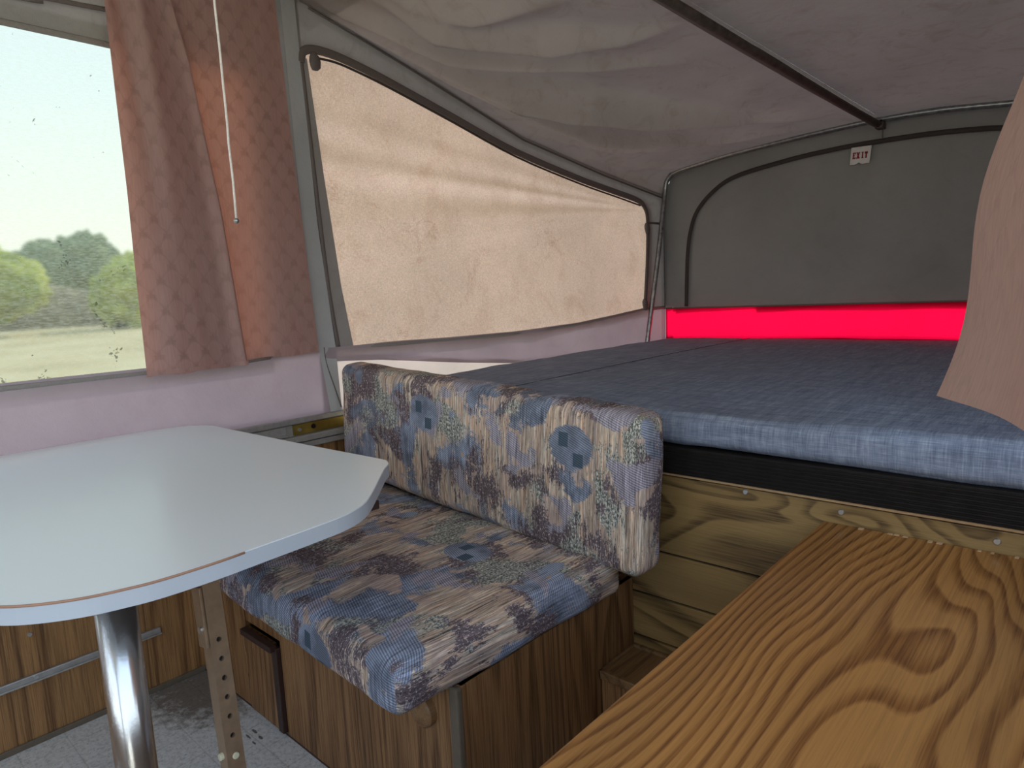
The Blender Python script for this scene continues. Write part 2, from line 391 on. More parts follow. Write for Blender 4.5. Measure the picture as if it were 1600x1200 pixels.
def prism(name, outline, z0, z1, mat, parent=None, bev=0):
    bm = bmesh.new(); vs = [bm.verts.new((x, y, z0)) for x, y in outline]; f = bm.faces.new(vs)
    r = bmesh.ops.extrude_face_region(bm, geom=[f]); top = [v for v in r['geom'] if isinstance(v, bmesh.types.BMVert)]
    for v in top: v.co.z = z1
    bmesh.ops.recalc_face_normals(bm, faces=bm.faces)
    if bev:
        es = [e for e in bm.edges if abs(e.verts[0].co.z - e.verts[1].co.z) < 1e-6 and e.verts[0].co.z > (z0 + z1) / 2]
        bmesh.ops.bevel(bm, geom=es, offset=bev, segments=2, profile=.5, affect='EDGES')
    return link(name, bm, mat, parent)
def interp(tab, x):
    if x <= tab[0][0]: return tab[0][1]
    for (a, p), (b, q) in zip(tab, tab[1:]):
        if x <= b: return p + (q - p) * (x - a) / (b - a)
    return tab[-1][1]
def smooth_path(pts, n=8):
    P = [Vector(p) for p in pts]; out = []
    for i in range(len(P) - 1):
        p0, p1, p2, p3 = P[max(i - 1, 0)], P[i], P[i + 1], P[min(i + 2, len(P) - 1)]
        for k in range(n):
            t = k / n
            out.append(.5 * ((2 * p1) + (p2 - p0) * t + (2 * p0 - 5 * p1 + 4 * p2 - p3) * t * t + (3 * p1 - p0 - 3 * p2 + p3) * t ** 3))
    return out + [P[-1]]
def inside(poly, x, y):
    c = False; n = len(poly)
    for i in range(n):
        x1, y1 = poly[i]; x2, y2 = poly[i - 1]
        if (y1 > y) != (y2 > y) and x < (x2 - x1) * (y - y1) / (y2 - y1) + x1: c = not c
    return c
def nz(x, y, z, s=1): return noise.noise(Vector((x * s, y * s, z * s)))

def cushion(name, hx, hy, hz, r, mat, up, parent=None, bulge=(.0, .0, .01), wr=.004, nd=26, seed=0, ripple=None):
    """upholstered slab with soft edges; UVs unroll from the main face ('z' top or '-y' front)"""
    def pts(h):
        n_ = max(6, int(nd * min(1, h / .3)))
        e = [-h, -h + r * .15, -h + r * .4, -h + r * .75, -h + r]
        mid = [(-h + r) + (2 * (h - r)) * k / n_ for k in range(1, n_)]
        return e + mid + [-x for x in e[::-1]]
    X, Y, Z = pts(hx), pts(hy), pts(hz)
    bm = bmesh.new(); uvl = bm.loops.layers.uv.new('UVMap')
    def co(x, y, z):
        p = Vector((x, y, z)); i = Vector((max(-hx + r, min(hx - r, x)), max(-hy + r, min(hy - r, y)), max(-hz + r, min(hz - r, z))))
        d = p - i
        nrm = d.normalized() if d.length > 1e-9 else Vector((0, 0, 1))
        q = i + nrm * r
        a, b, c = 1 - (x / hx) ** 2, 1 - (y / hy) ** 2, 1 - (z / hz) ** 2
        a, b, c = max(a, 0) ** .5, max(b, 0) ** .5, max(c, 0) ** .5
        q += Vector((nrm.x * bulge[0] * b * c, nrm.y * bulge[1] * a * c, nrm.z * bulge[2] * a * b))
        q += nrm * (wr * (nz(x + seed, y, z, 7) + .6 * nz(x, y + seed, z, 17)))
        if ripple: q += nrm * ripple(x, y, z)
        return q
    def uv(face, x, y, z):
        if up == 'z':
            if face == 'z': return (x, y)
            if face == '-z': return (x + 3, y)
            if face == '-y': return (x, -hy - (hz - z))
            if face == 'y': return (x, hy + (hz - z))
            if face == 'x': return (hx + (hz - z), y)
            return (-hx - (hz - z), y)
        if face == '-y': return (x, z)
        if face == 'y': return (x + 3, z)
        if face == 'z': return (x, hz + (y + hy))
        if face == '-z': return (x, -hz - (y + hy))
        if face == 'x': return (hx + (y + hy), z)
        return (-hx - (y + hy), z)
    def grid(face, A, B, mk):
        g = [[None] * len(B) for _ in A]; pp = {}
        for i, a in enumerate(A):
            for j, b in enumerate(B):
                g[i][j] = bm.verts.new(co(*mk(a, b))); pp[i, j] = mk(a, b)
        for i in range(len(A) - 1):
            for j in range(len(B) - 1):
                ids = [(i, j), (i + 1, j), (i + 1, j + 1), (i, j + 1)]
                f = bm.faces.new([g[p][q] for p, q in ids])
                for lp, k in zip(f.loops, ids): lp[uvl].uv = uv(face, *pp[k])
    grid('z', X, Y, lambda a, b: (a, b, hz)); grid('-z', Y, X, lambda a, b: (b, a, -hz))
    grid('-y', X, Z, lambda a, b: (a, -hy, b)); grid('y', Z, X, lambda a, b: (b, hy, a))
    grid('x', Y, Z, lambda a, b: (hx, a, b)); grid('-x', Z, Y, lambda a, b: (-hx, b, a))
    bmesh.ops.remove_doubles(bm, verts=bm.verts, dist=1e-5)
    bmesh.ops.recalc_face_normals(bm, faces=bm.faces)
    return link(name, bm, mat, parent, True)

# ================================================================ setting
XL, XR, YB, YP, YF = -1.92, .34, -1.9, 1.28, 3.165
fl = struct(box('floor', (XL - .03, XR + .03, YB, YP, -.03, 0), M['floor'], bev=0), 'off-white speckled vinyl floor with grime in the corner')

# lower left wall: wood panel with rail, track and screws
wl_ = struct(box('wall_left', (XL - .03, XL, YB, YP, 0, .60), M['wallwood'], bev=0), 'brown wood-grain lower wall beside the table')
box('baseboard', (XL, XL + .006, YB, .708, 0, .016), M['trim_grey'], wl_, .002)
tr = box('mounting_track', (XL, XL + .010, -1.0, .60, .163, .181), M['alu'], wl_, .002); tag(tr, 'pale aluminium track screwed along the lower wall')
box('track_rib', (XL + .010, XL + .016, -1.0, .60, .163, .167), M['alu'], tr, .001)
for y in (-.5, -.1, .31): disc('screw', (XL + .010, y, .174), (1, 0, 0), .005, .003, M['steel'], tr, 10)
for y, z in ((.312, .281), (-.1, .281)): disc('screw', (XL, y, z), (1, 0, 0), .005, .003, M['steel'], wl_, 10)
# rail along the wall top
rail = struct(box('trim_1', (XL - .02, XL - .004, YB, YP, .60, .70), M['alu_paint'], bev=0), 'grey aluminium slide rail along the top of the left wall')
box('rail_lip', (XL - .004, XL + .014, YB, YP, .670, .690), M['alu'], rail, .004)
box('rail_tread', (XL - .004, XL + .020, YB, YP, .612, .632), M['alu_paint'], rail, .003)
box('rail_tread', (XL - .004, XL + .014, YB, YP, .590, .609), M['alu_paint'], rail, .003)
box('slide_bar', (XL - .004, XL + .004, -1.2, 1.03, .634, .668), M['alu_paint'], rail, .002)
box('slide_edge', (XL + .004, XL + .009, .6, 1.03, .634, .641), M['alu'], rail, .001)
bp = box('bracket_plate', (XL - .004, XL + .003, 1.055, YP - .02, .634, .668), M['brass'], rail, .001); tag(bp, 'yellow passivated metal plate')
disc('screw', (XL + .003, 1.075, .650), (1, 0, 0), .006, .003, M['steel'], bp, 12)
disc('rivet', (XL + .003, 1.125, .653), (1, 0, 0), .008, .003, M['black'], bp, 12)

# upper left wall: canvas with the clear window in it
WY0, WY1, WZ0, WZ1 = -.75, 1.0, .890, 1.706
def wtop(y): return WZ1 + .012 * math.sin(y * 4) + .03 * (y - .5) * (1 if y > .5 else .5)
def wbot(y): return WZ0 - .004 + .055 * max(0, (y - .88)) 
def fwall(u, v):
    y = YB + u * (1.20 - YB); z = .69 + v * (2.02 - .69)
    return (XL - .003 + .006 * nz(y, z, 3, 4), y, z)
def kwall(u, v):
    y = YB + u * (1.20 - YB); z = .69 + v * (2.02 - .69)
    return not (WY0 < y < WY1 and wbot(y) < z < wtop(y)) and z > .895 - .002
uc = struct(sheet('wall_left_canvas', 180, 100, fwall, M['canvas'], keep=kwall), 'grey canvas tent wall around the clear window')
bnd = sheet('canvas_band', 160, 14, lambda u, v: (XL + .004 + .004 * nz(u * 8, v, 1), YB + u * (1.232 - YB), .685 + v * .213), M['band'], uc)
tag(bnd, 'lavender pink canvas strip below the window')
win = struct(sheet('window_1', 60, 30, lambda u, v: (XL - .008 + .004 * nz(u * 5, v * 3, 2), WY0 - .03 + u * (WY1 - WY0 + .06), WZ0 - .03 + v * (WZ1 - WZ0 + .09)), M['vinyl']), 'cloudy clear vinyl window on the left')
tube('window_tape', [(XL + .003, y, wbot(y) - .001) for y in [WY0 + k * .05 for k in range(36)]], .007, M['seam'], win, 8, .003, (1, 0, 0))
tube('window_tape', [(XL + .001, y, wtop(y)) for y in [WY0 + k * .05 for k in range(36)]], .008, M['seam'], win, 8, .003, (1, 0, 0))
tube('window_tape', [(XL + .001, WY1, WZ0), (XL + .001, WY1, wtop(WY1))], .012, M['seam'], win, 8, .003, (1, 0, 0))
tube('canvas_hem', smooth_path([(XL + .008, -1.5, 1.79), (XL + .010, .30, 1.775), (XL + .010, .52, 1.79), (XL + .008, .66, 1.80), (XL + .006, 1.0, 1.83)]), .006, M['zip'], uc, 8, .003, (1, 0, 0))

# canvas side of the fold-out bed: plane drifting inwards towards the far end
def sx_(y): return XL + .14 * max(0, y - 1.24) / 1.925
SEAM = [(1.16, 1.985), (1.233, 1.969), (1.41, 1.919), (1.609, 1.859), (2.154, 1.685), (2.667, 1.590), (3.165, 1.514)]
OUT = [(1.243, .894), (1.222, 1.10), (1.205, 1.45), (1.196, 1.70), (1.192, 1.79), (1.200, 1.822), (1.235, 1.838), (1.29, 1.838), (1.354, 1.828), (1.498, 1.794),
       (1.77, 1.718), (2.092, 1.627), (2.484, 1.551), (2.761, 1.509), (2.939, 1.481), (3.000, 1.448), (3.022, 1.385), (3.015, 1.20), (2.985, .942),
       (2.737, .919), (2.451, .897), (2.045, .884), (1.708, .887), (1.476, .892)]
def side_pt(y, z, off=0): return (sx_(y) + off, y, z)
def fside(u, v):
    y = 1.17 + u * (YF + .03 - 1.17); z = .655 + v * (interp(SEAM, y) + .012 - .655)
    x = sx_(y) + .004 * nz(y, z, 5, 5)
    return (x, y, z)
def sunlit_top(y): return interp([(1.17, .878), (1.4, .862), (1.75, .815), (2.1, .775), (3.2, .74)], y)  # curved border between the sunlit and shaded canvas, drawn as a colour change
BANDZ = [(1.17, .894), (1.476, .894), (1.708, .889), (2.045, .886), (2.451, .897), (2.737, .919), (2.985, .940), (3.165, .942)]
def kside(u, v):
    _, y, z = fside(u, v)
    return z > interp(BANDZ, y) and not inside(OUT, y, z)
sw = struct(sheet('wall_left_bunk', 200, 130, fside, M['canvas'], keep=kside), 'grey canvas side of the fold-out bed')
bd = sheet('canvas_band', 110, 16, lambda u, v: side_pt(1.17 + u * (YF - 1.17), sunlit_top(1.17 + u * 1.995) - .02 + v * (interp(BANDZ, 1.17 + u * 1.995) - sunlit_top(1.17 + u * 1.995) + .028), .006 + .01 * nz(u * 9, v, 4)), M['band'], sw)
tag(bd, 'dusky pink canvas strip under the beige window')
sk = sheet('sunlit_canvas_patch', 110, 10, lambda u, v: side_pt(1.17 + u * (YF - 1.17), .655 + v * (sunlit_top(1.17 + u * 1.995) - .655), .002), M['sunlit_canvas'], sw)
tag(sk, 'lower side canvas with outside sunlight put into its pale cream colour')
tube('stitched_seam', [(sx_(y) + .006, y, z - .010) for y, z in SEAM[1:]], .0035, M['zip'], sw, 6)
tube('stitched_seam', smooth_path([(XL + .008, 1.185, .905), (XL + .008, 1.19, .85), (XL + .009, 1.215, .76), (XL + .009, 1.232, .70)]), .0022, M['zip'], sw, 6)
tube('stitched_seam', smooth_path([(XL + .006, 1.150, 1.99), (XL + .006, 1.162, 1.80), (XL + .006, 1.168, 1.5), (XL + .006, 1.172, 1.2), (XL + .006, 1.185, .90)]), .0022, M['zip'], sw, 6)
tube('stitched_seam', [(sx_(3.02) + .004, 3.02, 1.375), (sx_(3.16) + .004, 3.15, 1.375)], .006, M['zip'], sw, 6)

tag(sheet('canvas_strip', 6, 60, lambda u, v: (XL + .010 - .003 * u, interp([(.69, 1.19), (.9, 1.165), (1.3, 1.145), (1.95, 1.135)], .69 + v * 1.28) + u * interp([(.69, .045), (.9, .065), (1.3, .055), (1.95, .05)], .69 + v * 1.28), .69 + v * 1.28), M['strip'], sw), 'pale grey corner strip of canvas')
# beige cloth window with zipper tape
def fbe(u, v):
    y = 1.17 + u * 1.94; z = .86 + v * 1.03
    # pull folds fan from the lower left up to the top right corner
    a = math.atan2(z - 1.44, 3.05 - y); k = (3.05 - y) / 1.9
    w1 = .010 * math.exp(-((a - .03) / .022) ** 2) - .006 * math.exp(-((a + .015) / .03) ** 2) + .006 * math.exp(-((a + .075) / .03) ** 2)
    w2 = .006 * math.exp(-((a - .105) / .03) ** 2) + .004 * math.exp(-((a + .13) / .03) ** 2)
    g = .0025 * math.exp(-((y - 1.2) / .12) ** 2) * math.sin(z * 55 + 2 * nz(y, z, 1, 6)) * (1 if z > 1.15 else .3)
    x = sx_(y) - .008 - .008 * math.exp(-((y - 1.2) / .1) ** 2) + (w1 + w2) * min(1, k * 2) + g + .004 * nz(y, z * 2, 3, 3)
    return (x, y, z)
OUT2 = [(1.60 + (y - 1.60) * 1.04, 1.22 + (z - 1.22) * 1.05) for y, z in OUT]
bw = struct(sheet('window_2', 220, 130, fbe, M['beige'], keep=lambda u, v: inside(OUT2, 1.17 + u * 1.94, .86 + v * 1.03)), 'beige cloth bunk window glowing with daylight and water stains')
pth = [Vector(side_pt(y, z, .004)) for y, z in OUT]
tube('zipper_tape', smooth_path(pth[4:8] , 6)[:-1] + smooth_path(pth[7:19], 6), .014, M['zip'], bw, 10, .006, (1, 0, 0))
tube('zipper_tape', smooth_path(pth[0:5], 6), .008, M['zip'], bw, 8, .006, (1, 0, 0))
tube('zipper_teeth', smooth_path([p + Vector((.008, .012, -.026)) for p in pth[6:15]], 4), .004, M['zipdark'], bw, 6)
tube('window_tape', smooth_path(pth[18:] + [pth[0]], 6), .0065, M['seam'], bw, 8, .004, (1, 0, 0))
tube('window_tape', smooth_path([side_pt(y, z, .004) for y, z in BANDZ[6:]], 4), .008, M['seam'], bw, 8, .004, (1, 0, 0))
fs = sheet('edge_flap', 6, 60, lambda u, v: side_pt(interp([(.89, 1.243), (1.1, 1.222), (1.45, 1.205), (1.8, 1.192)], .895 + v * .91) + u * (.055 - .035 * v), .895 + v * .91, .007), M['canvas'], bw)
for (y, z) in ((3.005, 1.345), (2.975, .965), (1.235, 1.80)):
    bm = bmesh.new(); bmesh.ops.create_icosphere(bm, subdivisions=2, radius=.018)
    for v in bm.verts: v.co = Vector((v.co.x * .6, v.co.y, v.co.z * 1.6)) * (1 + .5 * nz(*v.co, 60)) + Vector((sx_(y) + .012, y, z))
    link('bunched_cloth', bm, M['zip'], bw, True)

# hoop curve shared by the far wall, roof canvas and metal bow
HOOP = [(-1.745, 1.53), (-1.738, 1.575), (-1.718, 1.605), (-1.685, 1.627), (-1.60, 1.641), (-1.385, 1.665), (-1.07, 1.683), (-.80, 1.692), (-.55, 1.685), (-.30, 1.660), (-.05, 1.637),
        (.05, 1.627), (.09, 1.605), (.11, 1.575), (.12, 1.53)]
def ftop(x):
    if x <= -1.745: return 1.545
    if x >= .12: return 1.50
    return interp(HOOP, x)
XF0, XF1 = -1.80, .175
def ffar(u, v):
    x = XF0 + u * (XF1 - XF0); z = .655 + v * (ftop(x) + .03 - .655)
    return (x, YF + .012 + .008 * nz(x, z, 8, 2.5), z)
fw = struct(sheet('wall_far', 120, 60, ffar, M['dark_canvas'], keep=lambda u, v: not (XF0 + u * (XF1 - XF0) > -1.765 and .79 < ffar(u, v)[2] < .925)), 'dark grey canvas end wall of the bunk')
rb = sheet('red_band', 80, 8, lambda u, v: (-1.771 + u * 1.91, YF - .001 + .003 * nz(u * 12, v, 3), .772 + v * .167), M['red'], fw); tag(rb, 'bright red translucent canvas strip above the mattress')
ARCH = [(-1.649, .945), (-1.645, 1.07), (-1.639, 1.2), (-1.622, 1.32), (-1.584, 1.417), (-1.50, 1.50), (-1.385, 1.556), (-1.15, 1.590), (-.95, 1.604), (-.755, 1.606), (-.53, 1.598), (-.308, 1.570), (-.12, 1.50), (-.04, 1.40), (0, 1.2), (.005, .945)]
tube('zipper_piping', [p for p in smooth_path([(x, YF - .006, z) for x, z in ARCH], 6)], .010, M['zipdark'], fw, 8, .005, (0, 1, 0))
tube('stitched_seam', [(-1.773, YF - .004, .94), (-1.773, YF - .004, 1.5)], .003, M['zip'], fw, 6)
tube('stitched_seam', [(-.757, YF - .006, 1.607), (-.757, YF - .006, 1.69)], .003, M['zip'], fw, 6)
tube('stitched_seam', [(-1.77, YF - .004, .936), (-1.2, YF - .004, .938), (-.4, YF - .004, .940), (.14, YF - .004, .938)], .004, M['zip'], fw, 6)

# roof canvas over the bunk
R0, R1 = Vector((-.95, 1.25, 1.85)), Vector((-.757, 3.15, 1.688))
HL = [p for p in HOOP if p[0] <= -.75] + [(-.757, 1.6907)]
def hoop_at(t):      # t 0 at the left side seam, 1 at the ridge
    n_ = len(HL) - 1
    d = [0]
    for a, b in zip(HL, HL[1:]): d.append(d[-1] + math.dist(a, b))
    q = t * d[-1]
    for i in range(n_):
        if q <= d[i + 1] or i == n_ - 1:
            k = (q - d[i]) / (d[i + 1] - d[i]); return Vector((HL[i][0] + (HL[i + 1][0] - HL[i][0]) * k, 3.155, HL[i][1] + (HL[i + 1][1] - HL[i][1]) * k))
FOLD = [(.030, [(.0, .05), (.025, .087), (.087, .188), (.144, .287), (.256, .506), (.35, .656), (.45, .812)]),
        (.042, [(.02, .0), (.05, .02), (.156, .113), (.275, .25), (.419, .456), (.619, .625), (.744, .706), (.906, .86)]),
        (.034, [(.15, .0), (.263, .075), (.419, .231), (.631, .394), (.806, .537), (.97, .74)]),
        (.018, [(.606, .025), (.856, .113), (.99, .2)]),
        (.026, [(.03, .25), (.1, .444), (.206, .594), (.281, .756), (.325, .95)]),
        (.020, [(.40, .02), (.594, .1), (.713, .18), (.838, .32)]),
        (.024, [(.02, .32), (.062, .45), (.119, .60), (.169, .787)])]
def fold_h(s_, t_):
    h = 0
    for am, pl_ in FOLD:
        best = 9; sg = 1; al = 0
        n_ = len(pl_) - 1
        for i in range(n_):
            ax, ay = pl_[i][0] * 1.95, pl_[i][1] * 1.1; bx, by = pl_[i + 1][0] * 1.95, pl_[i + 1][1] * 1.1
            dx, dy = bx - ax, by - ay; q = max(0, min(1, ((s_ * 1.95 - ax) * dx + (t_ * 1.1 - ay) * dy) / (dx * dx + dy * dy)))
            ex_, ey = s_ * 1.95 - ax - dx * q, t_ * 1.1 - ay - dy * q; d_ = ex_ * ex_ + ey * ey
            if d_ < best: best = d_; sg = 1 if dx * ey - dy * ex_ > 0 else -1; al = (i + q) / n_
        d_ = best ** .5; env = min(1, al * 4 + .15) * min(1, (1 - al) * 2.2)
        h += am * env * (math.exp(-(d_ / .030) ** 1.4) if sg > 0 else (math.exp(-(d_ / .085) ** 1.5)))
    return h
def froof(u, v):
    s, t = u, v; y = 1.20 + s * (3.165 - 1.20)
    a = Vector((XL, 1.20, 1.978)).lerp(R0, t); b = hoop_at(t)
    p = a.lerp(b, s); p.y = p.y + (y - p.y) * (1 - t)
    se = Vector((sx_(y), y, interp(SEAM, y))); l0 = Vector((XL, 1.20, 1.978)).lerp(hoop_at(0), s)
    p += Vector((se.x - l0.x, 0, se.z - l0.z)) * (1 - t) ** 1.5
    fade = min(1, t * 3.2, (1 - t) * 9, s * 9 + .2, (1 - s) * 7)
    sag = .035 * math.sin(math.pi * t) * math.sin(math.pi * s)
    p.z -= max(0, fade) * 3.2 * fold_h(s, t) + sag
    p.z += .007 * nz(p.x, p.y, 2, 6) * fade
    if s < 1e-6: p.y = 1.15; p.z += .03
    if s > 1 - 1e-6: p.y += .02
    if t < 1e-6: p.x -= .012; p.z -= .004
    return p
rf = struct(sheet('ceiling_canvas_left', 200, 170, froof, M['roof']), 'wrinkled grey-pink canvas bunk roof left of the ridge')
def hoop_r(t): 
    x = -.757 + t * (.155 + .757); return Vector((x, 3.155, ftop(min(x, .118)) if x < .12 else 1.5))
def froofr(u, v):
    a = R0.lerp(Vector((XR, 1.20, 1.95)), v); b = hoop_r(v); p = a.lerp(b, u)
    p.z -= .03 * math.sin(math.pi * v) * math.sin(math.pi * u) + .006 * nz(p.x, p.y, 1, 3) * min(1, v * 9)
    if u > 1 - 1e-6: p.y += .02
    if u < 1e-6: p.y = 1.15; p.z += .03
    return p
struct(sheet('ceiling_canvas_right', 80, 60, froofr, M['roof']), 'smooth grey-pink canvas bunk roof right of the ridge')
def frs(u, v):
    y = 1.17 + u * (YF - 1.17); x = XR - (XR - .155) * max(0, y - 1.24) / 1.925; zt = 2.0 + (1.54 - 2.0) * u
    return (x, y + (.03 if u > .99 else 0), .655 + v * (zt - .655))
struct(sheet('wall_right_bunk', 40, 30, frs, M['canvas']), 'grey canvas right side of the bunk')
# ridge pole
rp = empty('ridge_pole', R1); tag(rp, 'dark worn ridge pole running along the canvas ceiling to the hoop', 'tent pole')
d = (R0 - R1)
tube('pole', [Vector((0, -.005, -.028)), d * .5 + Vector((0, 0, -.028)), d + Vector((0, 0, -.028))], .013, M['darkmetal'], rp, 12)
tube('pole_sleeve', [Vector((-.014, 0, -.022)), d * .33 + Vector((-.022, 0, -.022)), d * .66 + Vector((-.022, 0, -.022)), d + Vector((-.016, 0, -.02))], .017, M['zip'], rp, 8, .007, (0, 0, 1))
bm = bmesh.new(); add_box(bm, -.016, .016, -.05, .0, -.040, -.014, .004); link('end_bracket', bm, M['darkmetal'], rp)
# hoop
hp = [(-1.764, 2.955, .735), (-1.763, 2.965, .80), (-1.752, 3.06, 1.2)] + [(x, 3.128, z - .006) for x, z in HOOP] + [(.125, 3.06, 1.2), (.13, 2.955, .735)]
hp = hp[:3] + [(-1.747, 3.115, 1.46)] + hp[3:]
ho = tag(tube('bow_hoop', smooth_path(hp, 5), .0125, M['hoop'], None, 12), 'bent steel tube hoop standing at the far end of the bed', 'tent pole')
tube('hoop_sleeve', smooth_path([(x, 3.142, z + .008) for x, z in HOOP[2:-2]], 4), .008, M['zipdark'], rf, 8)
for x in (-.90, -.62): pass

# main lid, right and rear sides of the camper, off camera but standing where they would; openings enlarged to let in more light
struct(box('ceiling', (XL - .06, XR + .06, YB, 1.36, 2.0, 2.06), M['lid'], bev=.004), 'off-white rigid roof lid')
struct(bprim('wall_right', [(XR, XR + .03, YB, -1.1, 0, .70), (XR, XR + .03, -.45, YP, 0, .70)], M['wallwood']), 'brown wood lower wall on the right with the doorway')
def kr(u, v): 
    y = YB + u * (1.25 - YB); z = .7 + v * 1.3
    return not ((-1.7 < y < 1.05) and .78 < z < 1.88)
struct(sheet('wall_right_canvas', 63, 26, lambda u, v: (XR, YB + u * (1.25 - YB), .7 + v * 1.3), M['canvas'], keep=kr), 'grey canvas wall on the right with a window opening enlarged for daylight')
def kb(u, v):
    x = XL + u * (XR - XL); z = .7 + v * 1.3
    return not (XL + .15 < x < XR - .15 and .78 < z < 1.88)
struct(sheet('wall_rear_canvas', 45, 26, lambda u, v: (XL + u * (XR - XL), YB, .7 + v * 1.3), M['canvas'], keep=kb), 'grey canvas rear wall with a window opening enlarged for daylight')
struct(box('wall_rear', (XL, XR, YB - .03, YB, 0, .70), M['wallwood'], bev=0), 'brown wood lower rear wall')

# ---------------------------------------------------------------- bulkhead under the bed, in planks
bh = struct(box('wall_front', (XL, XR, YP + .008, YP + .03, 0, .635), M['hole'], bev=0), 'plank panelled bulkhead under the bed')
pl = []
zs = [.004, .118, .230, .3395, .4515, .636]
for a, b in zip(zs, zs[1:]):
    pl.append(box('plank', (XL, XR, YP, YP + .0085, a + .0028, b - .0022), M['plank'], bh, .0012))
for x, z in ((-.54, .6275), (-.358, .620), (-.122, .616)): disc('screw', (x, YP, z), (0, -1, 0), .0055, .003, M['steel'], pl[-1], 12, .001)
tag(box('panel_edge', (-1.9, XR, YP - .003, YP + .02, .6365, .6415), M['raw'], bh, .001), 'raw pale plywood edge')

# bunk platform with ribbed black front
pf = empty('bunk_platform', (-.8, 1.29, .645)); tag(pf, 'black ribbed bed platform edge above the plank panel', 'bed platform')
box('deck', (-1.74 + .8, .14 + .8, -.005, 1.86, .0, .060), M['black'], pf)
fr = [(-1.74 + .8, .14 + .8, -.030, -.005, .002, .062)]
box('front_rail', fr[0], M['black'], pf, .002)
for k in range(7): box('rib', (-.93, .93, -.034, -.030, .008 + k * .0075, .0112 + k * .0075), M['black'], pf, .0008)

# mattress
def mr(x, y, z):
    yy = y + .945
    e = 0
    if z > .03: e = -.006 * math.exp(-((x + .45 + .05 * (yy - .3)) / .008) ** 2)   # joint between the two foam sections
    return e + .006 * nz(x, y, 0, 2.3)
mt = empty('mattress', (-.80, 2.215, .708)); tag(mt, 'thin heathered blue-grey mattress lying on the bunk platform', 'mattress')
mm = cushion('mattress_cover', .95, .95, .037, .022, M['mattress'], 'z', mt, (.004, .006, .006), .003, 60, 3, mr); mm.location = (0, 0, .037)
tube('cover_seam', [(-.47 - .03 * k / 8, -.93 + 1.85 * k / 8, .0775 + .003 * math.sin(math.pi * k / 8)) for k in range(9)], .0010, M['darkseam'], mt, 6)

# ---------------------------------------------------------------- bench
FY, BX, SZ = .708, -.813, .372
be = empty('bench_cabinet', (-1.36, 1.0, 0)); tag(be, 'brown wood-grain bench base with small door under the seat cushion', 'bench')
P = lambda o: place(o, be)
P(box('front_panel', (-1.445, BX - .012, FY, FY + .015, .0, SZ), M['bench'], bev=.001))
P(box('front_panel', (XL + .002, -1.625, FY, FY + .015, 0, SZ), M['bench'], bev=.001))
P(box('front_panel', (-1.624, -1.446, FY + .003, FY + .015, .245, SZ), M['bench'], bev=.001))
P(box('side_panel', (BX - .015, BX, FY + .012, YP - .001, 0, SZ), M['bench'], bev=.001))
P(box('lid_board', (XL + .002, BX - .002, FY + .01, YP - .001, SZ - .015, SZ), M['bench'], bev=.001))
P(box('corner_trim', (BX - .022, BX + .002, FY - .002, FY + .012, 0, SZ), M['trim_grey'], bev=.004))
P(box('floor_strip', (XL + .002, BX, FY - .001, FY, 0, .004), M['darkwood'], bev=0))
dr = P(box('door', (-1.612, -1.470, FY - .010, FY + .004, .012, .236), M['bench'], bev=.001))
def sub(o, par): o.parent = par; o.location = -par.location - par.parent.location; return o
sub(tag(box('door_lip', (-1.600, -1.448, FY - .026, FY - .008, .226, .242), M['darkwood'], bev=.002), 'dark wooden finger lip'), dr)
sub(tag(box('door_edge', (-1.470, -1.446, FY - .012, FY + .002, .010, .232), M['darkwood'], bev=.002), 'dark wooden edge strip'), dr)
for z in (.06, .165): 
    h = sub(tube('hinge', [(-1.619, FY - .004, z), (-1.619, FY - .004, z + .045)], .0035, M['darkmetal'], None, 8), dr)
P(tag(disc('knob', (-.900, FY, .301), (0, -1, 0), .030, .018, M['stepwood'], None, 24, .004), 'round flat wooden knob'))

# step between bench and worktop
st = empty('step_box', (-.6, 1.2, 0)); tag(st, 'low wooden step box with raised rim in the corner beside the bench', 'step')
Q = lambda o: place(o, st)
Q(box('body', (BX + .004, -.40, 1.135, YP - .002, 0, .190), M['bench'], bev=.001))
Q(box('tread', (BX + .002, -.40, 1.130, YP - .002, .190, .203), M['stepwood'], bev=.002))
for b in ((BX + .001, -.40, 1.127, 1.140, .188, .209), (BX + .001, -.40, YP - .014, YP - .001, .188, .209), (BX + .001, BX + .009, 1.127, YP - .001, .188, .209)):
    Q(box('rim', b, M['stepwood'], bev=.003))

# ---------------------------------------------------------------- oak worktop
wt = empty('worktop_cabinet', (-.03, .7, 0)); tag(wt, 'long honey oak cabinet top in the right foreground', 'cabinet')
W = lambda o: place(o, wt)
W(box('top', (-.388, XR - .002, .02, 1.277, .578, .598), M['oak_top'], bev=.004, seg=3))
W(box('side_panel', (-.372, -.357, .05, 1.270, 0, .578), M['bench'], bev=.001))
W(box('end_panel', (-.357, XR - .002, .05, .065, 0, .578), M['bench'], bev=.001))
bm = bmesh.new()
for k in range(46):
    x = -.375 + k * .0155 + random.uniform(-.004, .004)
    if random.random() < .45: continue
    add_box(bm, x, x + random.uniform(.003, .010), 1.266 + random.uniform(-.003, .003), 1.275, .597, .5985 + random.uniform(0, .0006))
ch = W(link('chipped_edge', bm, M['raw'])); tag(ch, 'pale chips along the worn veneer edge', kind='stuff')

